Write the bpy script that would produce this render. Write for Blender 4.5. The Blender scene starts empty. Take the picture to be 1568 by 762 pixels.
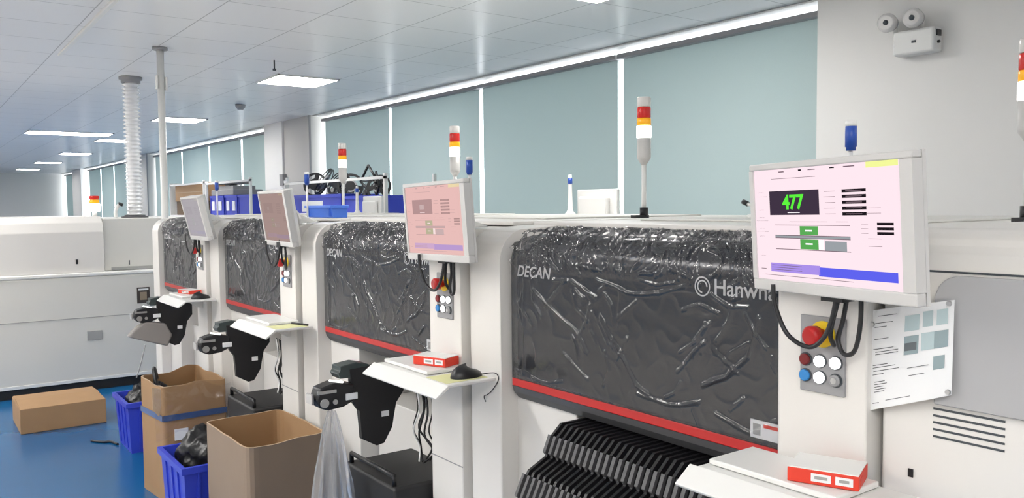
import bpy, bmesh, math, random
from mathutils import Vector, Matrix, noise
random.seed(7)
SC = bpy.context.scene
COL = SC.collection
# ------------------------------------------------------------------ camera, world, exposure
def cam_axes(yaw, pitch, roll):
    y, p, r = (math.radians(a) for a in (yaw, pitch, roll))
    f = Vector((math.sin(y)*math.cos(p), math.cos(y)*math.cos(p), -math.sin(p)))
    ri = Vector((math.cos(y), -math.sin(y), 0)); up = ri.cross(f)
    return ri*math.cos(r)+up*math.sin(r), -ri*math.sin(r)+up*math.cos(r), f
cd = bpy.data.cameras.new('camera'); cam = bpy.data.objects.new('camera', cd); COL.objects.link(cam)
_r, _u, _f = cam_axes(36.23, 3.04, -0.52)
m = Matrix((_r, _u, -_f)).transposed().to_4x4(); m.translation = (0, 0, 1.56)
cam.matrix_world = m
cd.sensor_width = 36; cd.lens = 36*1271/1568; cd.clip_start = .05; cd.clip_end = 200
SC.camera = cam
SC.view_settings.view_transform = 'Standard'; SC.view_settings.look = 'None'
SC.view_settings.gamma = 1; SC.view_settings.use_curve_mapping = False
SC.view_settings.exposure = 0.14
w = bpy.data.worlds.new('world'); SC.world = w; w.use_nodes = True
bg = w.node_tree.nodes['Background']; bg.inputs[0].default_value = (.93, .97, 1, 1); bg.inputs[1].default_value = 4.5
LAMP = 25.0
CZ = 2.76
# ------------------------------------------------------------------ materials
MATS = {}
def mat(name, col, rough=.5, metal=0, spec=.5, emit=0, noise_amt=0, noise_scale=8, bump=0, coat=0, alpha=1):
    if name in MATS: return MATS[name]
    m = bpy.data.materials.new(name); m.use_nodes = True; nt = m.node_tree
    b = nt.nodes['Principled BSDF']
    b.inputs['Base Color'].default_value = (*col, 1); b.inputs['Roughness'].default_value = rough
    b.inputs['Metallic'].default_value = metal; b.inputs['Specular IOR Level'].default_value = spec
    b.inputs['Coat Weight'].default_value = coat; b.inputs['Alpha'].default_value = alpha
    if emit:
        b.inputs['Emission Color'].default_value = (*col, 1); b.inputs['Emission Strength'].default_value = emit
    tc = nt.nodes.new('ShaderNodeTexCoord')
    if noise_amt or bump:
        n = nt.nodes.new('ShaderNodeTexNoise'); n.inputs['Scale'].default_value = noise_scale; n.inputs['Detail'].default_value = 4
        nt.links.new(tc.outputs['Object'], n.inputs['Vector'])
    if noise_amt:
        r = nt.nodes.new('ShaderNodeMapRange'); r.inputs[3].default_value = 1-noise_amt; r.inputs[4].default_value = 1+noise_amt
        mx = nt.nodes.new('ShaderNodeVectorMath'); mx.operation = 'SCALE'; mx.inputs[0].default_value = col
        nt.links.new(n.outputs['Fac'], r.inputs[0]); nt.links.new(r.outputs[0], mx.inputs['Scale'])
        nt.links.new(mx.outputs[0], b.inputs['Base Color'])
    if bump:
        bp = nt.nodes.new('ShaderNodeBump'); bp.inputs['Strength'].default_value = bump; bp.inputs['Distance'].default_value = .01
        nt.links.new(n.outputs['Fac'], bp.inputs['Height']); nt.links.new(bp.outputs[0], b.inputs['Normal'])
    MATS[name] = m
    return m
def glow(name, col, s):
    if name in MATS: return MATS[name]
    m = bpy.data.materials.new(name); m.use_nodes = True; nt = m.node_tree; nt.nodes.clear()
    e = nt.nodes.new('ShaderNodeEmission'); o = nt.nodes.new('ShaderNodeOutputMaterial')
    e.inputs[0].default_value = (*col, 1); e.inputs[1].default_value = s
    nt.links.new(e.outputs[0], o.inputs[0]); MATS[name] = m; return m
def s2l(*c): return tuple(((v/255)/12.92 if v/255 <= .04045 else ((v/255+.055)/1.055)**2.4) for v in c)
white = mat('machine_white', (.74, .72, .69), .38, noise_amt=.03, noise_scale=3)
white2 = mat('cabinet_white', (.70, .69, .65), .45, noise_amt=.03, noise_scale=2)
trimw = mat('white_plastic', (.8, .8, .78), .35)
bezel = mat('bezel_plastic', (.60, .59, .575), .4)
grey = mat('grey_plastic', (.30, .30, .31), .45)
lipg = mat('dark_grey_lip', (.075, .075, .08), .45)
black = mat('black_plastic', (.012, .012, .014), .38)
cavity = mat('dark_interior', (.02, .02, .022), .7)
blackm = mat('black_rubber', (.015, .015, .016), .55)
hoodm = mat('smoked_hood', (.022, .024, .031), .2, spec=.35)
redm = mat('red_plastic', (.50, .014, .014), .35)
redbox = mat('red_print', (.72, .045, .02), .5)
bluep = mat('blue_plastic', (.03, .055, .52), .4, noise_amt=.1)
bluel = mat('light_blue_plastic', (.07, .20, .75), .4)
bluec = mat('blue_cap', (.02, .08, .42), .35)
steel = mat('brushed_steel', (.6, .6, .6), .3, metal=1)
chrome = mat('chrome', (.8, .8, .8), .12, metal=1)
card = mat('cardboard', (.35, .21, .105), .8, noise_amt=.12, noise_scale=5, bump=.1)
cardl = mat('cardboard_faded', (.45, .33, .22), .8, noise_amt=.1, noise_scale=4)
cardd = mat('cardboard_dull', (.25, .185, .135), .8, noise_amt=.1, noise_scale=4)
paper = mat('paper_white', (.82, .83, .84), .7)
yellowp = mat('yellow_paper', (.74, .74, .40), .7)
yellow = mat('yellow_disc', (.85, .6, .02), .4)
wallp = mat('painted_plaster', (.85, .835, .81), .6, noise_amt=.02, noise_scale=1.5)
pillarg = mat('grey_panel_paint', (.60, .585, .56), .6)
label = mat('grey_label', (.36, .36, .35), .5)
bagb = mat('black_bag', (.008, .008, .009), .3, spec=.35, bump=.25, noise_scale=20)
tape = mat('blue_tape', (.05, .10, .25), .35)
taupe = mat('taupe_fabric', (.26, .24, .23), .7)
textm = mat('print_grey', (.6, .6, .61), .5)
ink = mat('dark_ink', (.06, .07, .08), .6)
lampon = glow('lamp_diffuser', (1, .975, .94), LAMP)
whiteon = glow('lit_lens', (1, 1, .97), 2.2)
btnon = glow('lit_button', (1, 1, 1), 1.6)
redlens = mat('red_lens', (.55, .02, .015), .2, emit=.15)
yellens = mat('amber_lens', (.9, .42, .01), .2, emit=.25)
clearp = mat('frosted_clear', (.72, .70, .68), .15)
glassy = mat('clear_lamp', (.62, .62, .62), .08)

def floor_mat():
    m = mat('blue_epoxy', (.006, .10, .26), .22, noise_amt=.12, noise_scale=1.2)
    # pale grey zone left of the machines, added to bounce neutral light upward
    nt = m.node_tree; b = nt.nodes['Principled BSDF']; src = b.inputs['Base Color'].links[0].from_socket
    g = nt.nodes.new('ShaderNodeNewGeometry'); sp = nt.nodes.new('ShaderNodeSeparateXYZ'); nt.links.new(g.outputs['Position'], sp.inputs[0])
    lt = nt.nodes.new('ShaderNodeMath'); lt.operation = 'LESS_THAN'; lt.inputs[1].default_value = .12
    mx = nt.nodes.new('ShaderNodeMix'); mx.data_type = 'RGBA'; mx.inputs[7].default_value = (.60, .57, .53, 1)
    nt.links.new(sp.outputs[0], lt.inputs[0]); nt.links.new(lt.outputs[0], mx.inputs[0]); nt.links.new(src, mx.inputs[6]); nt.links.new(mx.outputs[2], b.inputs['Base Color'])
    return m
def ceil_mat():
    m = bpy.data.materials.new('ceiling_tiles'); m.use_nodes = True; nt = m.node_tree; b = nt.nodes['Principled BSDF']
    g = nt.nodes.new('ShaderNodeNewGeometry'); a = nt.nodes.new('ShaderNodeVectorMath'); a.operation = 'SUBTRACT'
    a.inputs[1].default_value = (2.178-12, 4.934-12, 0)
    br = nt.nodes.new('ShaderNodeTexBrick'); br.offset = 0; br.squash = 1
    br.inputs['Scale'].default_value = 1; br.inputs['Brick Width'].default_value = .6; br.inputs['Row Height'].default_value = .6
    br.inputs['Mortar Size'].default_value = .0045; br.inputs['Mortar Smooth'].default_value = .3
    br.inputs['Color1'].default_value = (.80, .81, .83, 1); br.inputs['Color2'].default_value = (.815, .825, .845, 1)
    br.inputs['Mortar'].default_value = (.42, .43, .45, 1)
    nt.links.new(g.outputs['Position'], a.inputs[0]); nt.links.new(a.outputs[0], br.inputs['Vector'])
    nt.links.new(br.outputs['Color'], b.inputs['Base Color'])
    b.inputs['Roughness'].default_value = .28; b.inputs['Specular IOR Level'].default_value = .22
    return m
def blind_mat():
    m = bpy.data.materials.new('blind_fabric'); m.use_nodes = True; nt = m.node_tree; nt.nodes.clear()
    o = nt.nodes.new('ShaderNodeOutputMaterial'); mx = nt.nodes.new('ShaderNodeMixShader')
    d = nt.nodes.new('ShaderNodeBsdfDiffuse'); t = nt.nodes.new('ShaderNodeBsdfTranslucent')
    tc = nt.nodes.new('ShaderNodeTexCoord'); n = nt.nodes.new('ShaderNodeTexNoise'); n.inputs['Scale'].default_value = 260
    nt.links.new(tc.outputs['Object'], n.inputs['Vector'])
    cr = nt.nodes.new('ShaderNodeMix'); cr.data_type = 'RGBA'
    cr.inputs[6].default_value = (.42, .475, .465, 1); cr.inputs[7].default_value = (.455, .515, .505, 1)
    nt.links.new(n.outputs['Fac'], cr.inputs[0])
    nt.links.new(cr.outputs[2], d.inputs[0]); t.inputs[0].default_value = (.30, .42, .42, 1)
    mx.inputs[0].default_value = .12
    nt.links.new(d.outputs[0], mx.inputs[1]); nt.links.new(t.outputs[0], mx.inputs[2]); nt.links.new(mx.outputs[0], o.inputs[0])
    return m
def film_mat(name, base=.10, white_=.05):
    m = bpy.data.materials.new(name); m.use_nodes = True; nt = m.node_tree; nt.nodes.clear()
    N = nt.nodes.new; L = nt.links.new
    o = N('ShaderNodeOutputMaterial'); tr = N('ShaderNodeBsdfTransparent'); tr.inputs[0].default_value = (.93, .93, .94, 1)
    gl = N('ShaderNodeBsdfGlossy'); gl.inputs['Roughness'].default_value = .11; gl.inputs[0].default_value = (1, 1, 1, 1)
    df = N('ShaderNodeBsdfDiffuse'); df.inputs[0].default_value = (.8, .8, .82, 1)
    lw = N('ShaderNodeLayerWeight'); lw.inputs[0].default_value = .28
    mr = N('ShaderNodeMapRange'); mr.inputs[3].default_value = base; mr.inputs[4].default_value = .75
    tc = N('ShaderNodeTexCoord'); n1 = N('ShaderNodeTexNoise'); n1.inputs['Scale'].default_value = 22; n1.inputs['Detail'].default_value = 5
    n1.inputs['Distortion'].default_value = 1.2
    bp = N('ShaderNodeBump'); bp.inputs['Strength'].default_value = .22; bp.inputs['Distance'].default_value = .006
    L(tc.outputs['Object'], n1.inputs['Vector']); L(n1.outputs['Fac'], bp.inputs['Height'])
    L(bp.outputs[0], gl.inputs['Normal']); L(bp.outputs[0], lw.inputs['Normal']); L(lw.outputs['Fresnel'], mr.inputs[0])
    m1 = N('ShaderNodeMixShader'); m2 = N('ShaderNodeMixShader'); m2.inputs[0].default_value = white_
    L(mr.outputs[0], m1.inputs[0]); L(tr.outputs[0], m1.inputs[1]); L(gl.outputs[0], m1.inputs[2])
    L(m1.outputs[0], m2.inputs[1]); L(df.outputs[0], m2.inputs[2]); L(m2.outputs[0], o.inputs[0])
    return m
film = film_mat('clear_film', .028, .012)
bagclear = film_mat('clear_bag', .08, .14)
def glass_mat():
    m = bpy.data.materials.new('window_glass'); m.use_nodes = True; nt = m.node_tree; nt.nodes.clear()
    N = nt.nodes.new; L = nt.links.new
    o = N('ShaderNodeOutputMaterial'); tr = N('ShaderNodeBsdfTransparent'); gl = N('ShaderNodeBsdfGlossy'); gl.inputs['Roughness'].default_value = .02
    mx = N('ShaderNodeMixShader'); mx.inputs[0].default_value = .06
    L(tr.outputs[0], mx.inputs[1]); L(gl.outputs[0], mx.inputs[2]); L(mx.outputs[0], o.inputs[0]); return m
glass = glass_mat(); blindm = blind_mat()

# ------------------------------------------------------------------ mesh helpers
class MB:
    def __init__(s): s.bm = bmesh.new(); s.mats = []
    def mi(s, m):
        if m is None: return 0
        if m not in s.mats: s.mats.append(m)
        return s.mats.index(m)
    def _add(s, verts, faces, m=None, bev=0, seg=2):
        vs = [s.bm.verts.new(v) for v in verts]; i = s.mi(m); fs = []
        for f in faces:
            try:
                fc = s.bm.faces.new([vs[k] for k in f]); fc.material_index = i; fc.smooth = False; fs.append(fc)
            except ValueError: pass
        if bev:
            es = list({e for f in fs for e in f.edges})
            r = bmesh.ops.bevel(s.bm, geom=es, offset=bev, segments=seg, profile=.5, affect='EDGES', clamp_overlap=True)
            for f in r['faces']: f.smooth = True; f.material_index = i
        return vs
    def box(s, x0, x1, y0, y1, z0, z1, m=None, bev=0, seg=2):
        v = [(x, y, z) for x in (x0, x1) for y in (y0, y1) for z in (z0, z1)]
        f = [(0,1,3,2),(4,6,7,5),(0,4,5,1),(2,3,7,6),(0,2,6,4),(1,5,7,3)]
        s._add(v, f, m, bev, seg); return s
    def obox(s, c, ax, ay, az, m=None, bev=0):
        c = Vector(c); ax, ay, az = Vector(ax), Vector(ay), Vector(az)
        v = [c+ax*i+ay*j+az*k for i in (-.5,.5) for j in (-.5,.5) for k in (-.5,.5)]
        s._add(v, [(0,1,3,2),(4,6,7,5),(0,4,5,1),(2,3,7,6),(0,2,6,4),(1,5,7,3)], m, bev); return s
    def prism(s, pts, axis, a, b, m=None, bev=0, smooth=False):
        """pts = 2D polygon; axis 0: (y,z) along x; 1: (x,z) along y; 2: (x,y) along z"""
        def P(p, t): return {0: (t, p[0], p[1]), 1: (p[0], t, p[1]), 2: (p[0], p[1], t)}[axis]
        n = len(pts); v = [P(p, a) for p in pts]+[P(p, b) for p in pts]
        f = [tuple(range(n)), tuple(range(2*n-1, n-1, -1))]+[(i, (i+1) % n, n+(i+1) % n, n+i) for i in range(n)]
        vs = s._add(v, f, m, bev)
        return s
    def cyl(s, p, q, r, m=None, n=16, r2=None, cap=True):
        return s.lathe(p, q, [(0, r), (1, r if r2 is None else r2)], m, n, cap)
    def lathe(s, p, q, prof, m=None, n=20, cap=True):
        p, q = Vector(p), Vector(q); d = q-p; z = d.normalized()
        x = z.orthogonal().normalized(); y = z.cross(x); i = s.mi(m)
        rings = []
        for t, r in prof:
            c = p+d*t; rings.append([s.bm.verts.new(c+(x*math.cos(a)+y*math.sin(a))*max(r, 1e-4)) for a in (2*math.pi*k/n for k in range(n))])
        for a, b in zip(rings, rings[1:]):
            for k in range(n):
                f = s.bm.faces.new((a[k], a[(k+1) % n], b[(k+1) % n], b[k])); f.smooth = True; f.material_index = i
        if cap:
            f = s.bm.faces.new(rings[0][::-1]); f.material_index = i
            f = s.bm.faces.new(rings[-1]); f.material_index = i
        return s
    def tube(s, pts, r, m=None, n=8, sub=6):
        P = [Vector(p) for p in pts]
        if sub > 1 and len(P) > 2:
            Q = []
            for i in range(len(P)-1):
                a, b, c, d = P[max(i-1, 0)], P[i], P[i+1], P[min(i+2, len(P)-1)]
                for k in range(sub):
                    t = k/sub
                    Q.append(.5*((2*b)+(c-a)*t+(2*a-5*b+4*c-d)*t*t+(3*b-a-3*c+d)*t**3))
            Q.append(P[-1]); P = Q
        i = s.mi(m); rings = []; up = None
        for k, c in enumerate(P):
            t = (P[min(k+1, len(P)-1)]-P[max(k-1, 0)]).normalized()
            up = t.orthogonal().normalized() if up is None else (up-t*up.dot(t)).normalized()
            y = t.cross(up)
            rings.append([s.bm.verts.new(c+(up*math.cos(a)+y*math.sin(a))*r) for a in (2*math.pi*j/n for j in range(n))])
        for a, b in zip(rings, rings[1:]):
            for k in range(n):
                f = s.bm.faces.new((a[k], a[(k+1) % n], b[(k+1) % n], b[k])); f.smooth = True; f.material_index = i
        for rg in (rings[0][::-1], rings[-1]):
            f = s.bm.faces.new(rg); f.material_index = i
        return s
    def grid(s, fn, nu, nv, m=None, thick=0):
        i = s.mi(m); V = [[s.bm.verts.new(fn(a/nu, b/nv)) for b in range(nv+1)] for a in range(nu+1)]
        for a in range(nu):
            for b in range(nv):
                f = s.bm.faces.new((V[a][b], V[a+1][b], V[a+1][b+1], V[a][b+1])); f.smooth = True; f.material_index = i
        return s
    def build(s, name, m=None, parent=None, origin=(0, 0, 0), recalc=True):
        if recalc: bmesh.ops.recalc_face_normals(s.bm, faces=s.bm.faces)
        off = Vector(parent['_o']) if (parent is not None and '_o' in parent) else Vector(origin)
        bmesh.ops.translate(s.bm, verts=s.bm.verts, vec=-off)
        me = bpy.data.meshes.new(name); s.bm.to_mesh(me); s.bm.free()
        for k in (s.mats or [m]): me.materials.append(k)
        o = bpy.data.objects.new(name, me); COL.objects.link(o)
        if parent is not None:
            o.parent = parent; o['_o'] = tuple(off)
        else:
            o.location = off; o['_o'] = tuple(off)
        return o
def tag(o, label=None, cat=None, group=None, kind=None):
    if label: o['label'] = label
    if cat: o['category'] = cat
    if group: o['group'] = group
    if kind: o['kind'] = kind
    return o
def thing(name, loc, label, cat, group=None, local=False):
    """local=True: children are built in the empty's own coordinates"""
    o = bpy.data.objects.new(name, None); COL.objects.link(o); o.location = loc; o.empty_display_size = .1
    o['_o'] = (0, 0, 0) if local else tuple(loc)
    return tag(o, label, cat, group)
def struct(o): o['kind'] = 'structure'; return o
def copy_tree(o, parent=None):
    c = o.copy(); COL.objects.link(c)
    if parent is not None: c.parent = parent
    for ch in list(o.children): copy_tree(ch, c)
    return c
def text_geo(mb, body, size, P0, U, V, m, depth=.0006, shear=0, bold=0, sx=1.0):
    """text as mesh; P0 lower-left, U along the line, V up (unit vectors)"""
    cu = bpy.data.curves.new('lettering', 'FONT'); cu.body = body; cu.size = size; cu.shear = shear; cu.extrude = depth; cu.offset = bold
    ob = bpy.data.objects.new('lettering', cu); COL.objects.link(ob)
    dg = bpy.context.evaluated_depsgraph_get(); me = bpy.data.meshes.new_from_object(ob.evaluated_get(dg))
    U, V = Vector(U).normalized(), Vector(V).normalized(); Wn = U.cross(V); i = mb.mi(m); P0 = Vector(P0)
    vs = [mb.bm.verts.new(P0+U*v.co.x*sx+V*v.co.y+Wn*(v.co.z+depth)) for v in me.vertices]
    for p in me.polygons:
        try: f = mb.bm.faces.new([vs[k] for k in p.vertices]); f.material_index = i
        except ValueError: pass
    bpy.data.objects.remove(ob); bpy.data.curves.remove(cu); bpy.data.meshes.remove(me)

# ------------------------------------------------------------------ the room
XW, YB, YF, XL = 4.62, -3.2, 32.0, -6.0
struct(MB().box(XL-.2, 4.9, YB-.2, YF+.2, -.12, 0).build('floor', floor_mat()))
struct(MB().box(XL-.2, 4.9, YB-.2, YF+.2, CZ, CZ+.12).build('ceiling', ceil_mat()))
struct(MB().box(XL-.15, XL, YB, YF, 0, CZ).build('wall_left', mat('wall_reflection_tint', (.26, .30, .36), .5)))  # unseen wall, tone chosen dark blue-grey to dim and tint hood reflections
struct(MB().box(XL-.15, 4.9, YB-.15, YB, 0, CZ).build('wall_back', wallp))
struct(MB().box(XL-.15, 4.9, YF, YF+.15, 0, CZ).build('wall_front', wallp))
struct(MB().box(XW, XW+.16, YB, YF, 0, .92).build('wall_right', wallp))
cols = [(-3.2, -1.0), (1.25, 2.90), (10.42, 12.05), (19.45, 21.05), (27.7, 29.4)]
for k, (a, b) in enumerate(cols[:]):
    mb = MB()
    if k in (1, 4) or k == 0: mb.box(4.33, XW+.1, a, b-.24, 0, CZ, wallp); mb.box(4.352, XW+.1, b-.24, b, 0, CZ, wallp)
    else:
        mb.box(4.36, XW+.1, a, a+.93, 0, CZ, pillarg)
        mb.box(4.33, XW+.1, a+.93, b, 0, CZ, mat('bright_plaster', (.86, .86, .85), .5))
        mb.box(4.345, 4.37, a-.004, a+.012, 0, CZ, grey)
        if k == 2: mb.box(4.30, 4.36, a+.86, a+.98, 1.86, 2.02, grey); mb.box(4.352, 4.36, a+.012, a+.93, 1.895, 1.905, grey)
    struct(mb.build('trim_%d' % (k+1)))
# windows: frames + panes between the columns
wins = [(-1.0, 1.25), (2.90, 10.42), (12.05, 19.45), (21.05, 27.7), (29.4, 32.0)]
for k, (a, b) in enumerate(wins):
    mb = MB()
    mb.box(XW+.03, XW+.09, a, b, .92, .97, trimw); mb.box(XW+.03, XW+.09, a, b, CZ-.012, CZ, trimw)
    n = max(1, round((b-a)/1.85))
    for j in range(n+1):
        y = a+(b-a)*j/n; y = min(max(y, a+.012), b-.012); y2 = y+.1 if j < n else y
        mb.box(XW+.03, XW+.09, y2-.012, y2+.012, .97, CZ-.012, trimw)
    f = struct(mb.build('window_%d' % (k+1)))
    MB().box(XW+.055, XW+.061, a, b, .97, CZ-.012).build('pane', glass, f)
# roller blinds
edges = [(-.97,1.22),(2.925,4.70),(4.762,6.625),(6.685,8.475),(8.53,10.30),(12.09,13.60),(13.68,15.39),(15.46,17.22),(17.29,19.40),
         (21.1,22.3),(22.36,23.82),(23.9,25.6),(25.7,27.45),(29.5,31.8)]
blab = ['blue-green roller blind on the window right of the right column', 'widest-looking roller blind, behind the nearest signal tower and beside the right column',
        'roller blind right behind the white back of the nearest rear monitor', 'roller blind behind the signal tower that rises over the second screen',
        'roller blind just right of the far pillar, behind the black reels', 'narrow roller blind just left of the far bright pillar', 'roller blind above the rightmost labelled blue bins',
        'roller blind above the brown cardboard box on the rack', 'roller blind just right of the thin ceiling pole', 'roller blind mostly hidden by the white corrugated duct',
        'far roller blind just left of the corrugated duct', 'far roller blind right of the tiny distant signal tower', 'far roller blind behind the tiny distant signal tower', 'last roller blind in the far corner of the hall']
for k, (a, b) in enumerate(edges):
    t = thing('roller_blind', (4.52, (a+b)/2, 1.0), blab[k], 'blind', 'roller blinds along the window wall')
    ph = k*1.7
    mb = MB()
    def fn(u, v, a=a, b=b, ph=ph):
        y = a+(b-a)*u; return (4.525+.006*math.sin(u*5+ph)*(1-v), y, 1.02+(2.675-1.02)*v)
    mb.grid(fn, 24, 8)
    o = mb.build('fabric', blindm, t)
    MB().box(4.47, 4.55, a-.02, b+.02, 2.672, 2.708, bev=.008).build('head_rail', grey, t)
    MB().cyl((4.525, a, 1.012), (4.525, b, 1.012), .013).build('bottom_bar', bezel, t)

# ceiling lights (the photographed row, unseen aisle rows added to its left as fill light)
llab = {0: 'square ceiling light panel cut off by the top edge of the view', 1: 'nearest whole square ceiling light panel', 2: 'second square ceiling light panel, just right of the thin pole',
        3: 'small far ceiling light panel left of the corrugated duct', 4: 'farthest thin ceiling light panel at the left'}
lamps = [(3.078, 3.434+4.2*k, .6, llab.get(k)) for k in range(-1, 7)]
lamps += [(2.178, 14.834, 1.2, 'long ceiling light panel left of the main row')]
lamps += [(x, 3.434+4.2*k, 1.2, None) for x in (-.522, -2.322, -4.122) for k in range(-1, 6)]
for x, y, wd, lb in lamps:
    t = thing('ceiling_light', (x, y, CZ-.014), lb or ('added fill light panel over the aisle outside the view' if x < 2 else ('ceiling light panel at the end of the window row' if y > 8 else 'ceiling light panel behind the viewer')),
              'ceiling light', 'recessed ceiling light panels')
    h = wd/2
    mb = MB()
    for s in (-1, 1):
        mb.box(x+s*h-.008*(s+1)-.0, x+s*h-.008*(s-1), y-.3, y+.3, CZ-.014, CZ)
        mb.box(x-h, x+h, y+s*.3-.008*(s+1), y+s*.3-.008*(s-1), CZ-.014, CZ)
    mb.build('frame', trimw, t)
    MB().box(x-h+.014, x+h-.014, y-.286, y+.286, CZ-.009, CZ-.002).build('diffuser', lampon, t)
# ceiling fittings
tag(MB().cyl((2.50, 6.682, CZ-.075), (2.50, 6.682, CZ), .006).cyl((2.50,6.682,CZ-.085),(2.50,6.682,CZ-.07),.014).build('sprinkler', ink), 'small dark sprinkler stem hanging from the ceiling near the nearest whole light', 'sprinkler')
tag(MB().lathe((3.234, 9.766, CZ), (3.234, 9.766, CZ-.06), [(0,.06),(.5,.055),(1,.03)], grey).build('smoke_detector'), 'small grey smoke detector on the ceiling between two light panels', 'smoke detector')
tag(MB().box(1.012, 1.042, 3.2, 7.3, CZ-.022, CZ, bev=.006).build('cable_trunking', trimw), 'white cable trunking running along the ceiling at the upper left', 'cable duct')
for k, (a, b) in enumerate(wins): struct(MB().box(4.40, XW, a, b, CZ-.016, CZ-.004).build('trim_%d' % (k+6), trimw))

# emergency light on the right column
t = thing('emergency_light', (4.33, 2.27, 2.30), 'white twin-head emergency light on the right column near the ceiling', 'emergency light')
MB().box(4.235, 4.328, 2.16, 2.375, 2.32, 2.445, bev=.012).build('housing', trimw, t)
MB().box(4.232, 4.236, 2.25, 2.272, 2.375, 2.388).build('indicator', ink, t)
for yy, zz in ((2.415, 2.505), (2.275, 2.505)):
    h = MB().lathe((4.30, yy, zz), (4.20, yy-.02, zz-.008), [(0,.02),(.3,.042),(.75,.05),(.9,.048),(1,.035)], clearp, 24).cyl((4.3,yy-.02,2.44),(4.3,yy-.02,zz),.012,trimw).build('lamp_head', None, t)
    MB().lathe((4.199, yy-.02, zz-.008), (4.193, yy-.021, zz-.009), [(0,.014),(1,.006)], ink).build('bulb', None, h)
MB().box(4.26, 4.30, 2.152, 2.162, 2.40, 2.43).build('switch', black, t)
MB().cyl((4.28, 2.161, 2.37), (4.28, 2.15, 2.37), .008).build('test_button', black, t)

# ------------------------------------------------------------------ placement machine (local Y measured for the nearest one; others follow at 1.41 m)
PITCH = 1.41
def arc(cx, cz, r, a0, a1, n=8):
    return [(cx+r*math.cos(math.radians(a0+(a1-a0)*k/n)), cz+r*math.sin(math.radians(a0+(a1-a0)*k/n))) for k in range(n+1)]
def hood_prof(off=0.0, ztop=1.472):
    # front face, lower edge to top, (x, z)
    pts = [(1.50, 1.028), (1.50, 1.10), (1.50, 1.20), (1.50, 1.30), (1.50, 1.385)]
    pts += [(1.50+.085-.085*math.cos(a), 1.387+.085*math.sin(a)) for a in (math.radians(v) for v in range(8, 91, 9))]
    pts += [(1.62, 1.472)]
    return [(x-off, z) if z < 1.386 else (x-off*math.cos(min(1, (z-1.387)/.085)*1.57), z+off*math.sin(min(1, (z-1.387)/.085)*1.57)) for x, z in pts]
HP = hood_prof()
def hp_at(s, off=0.0):
    """arc length fraction -> point and outward normal"""
    L = [0]
    for a, b in zip(HP, HP[1:]): L.append(L[-1]+math.dist(a, b))
    d = s*L[-1]
    for k in range(len(HP)-1):
        if d <= L[k+1]+1e-9:
            t = (d-L[k])/(L[k+1]-L[k]); a, b = HP[k], HP[k+1]
            x, z = a[0]+(b[0]-a[0])*t, a[1]+(b[1]-a[1])*t
            nx, nz = -(b[1]-a[1]), (b[0]-a[0]); q = math.hypot(nx, nz)
            return x+nx/q*off, z+nz/q*off, d, L[-1]
    return HP[-1][0], HP[-1][1], L[-1], L[-1]
HY0, HY1 = 1.055, 2.052
def ymax_at(s):
    _, _, d, L = hp_at(s); r = .075; q = d-(L-.055-r)
    if q <= 0: return HY1
    q = min(q, r); return HY1-(r-math.sqrt(max(0, r*r-q*q)))
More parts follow.
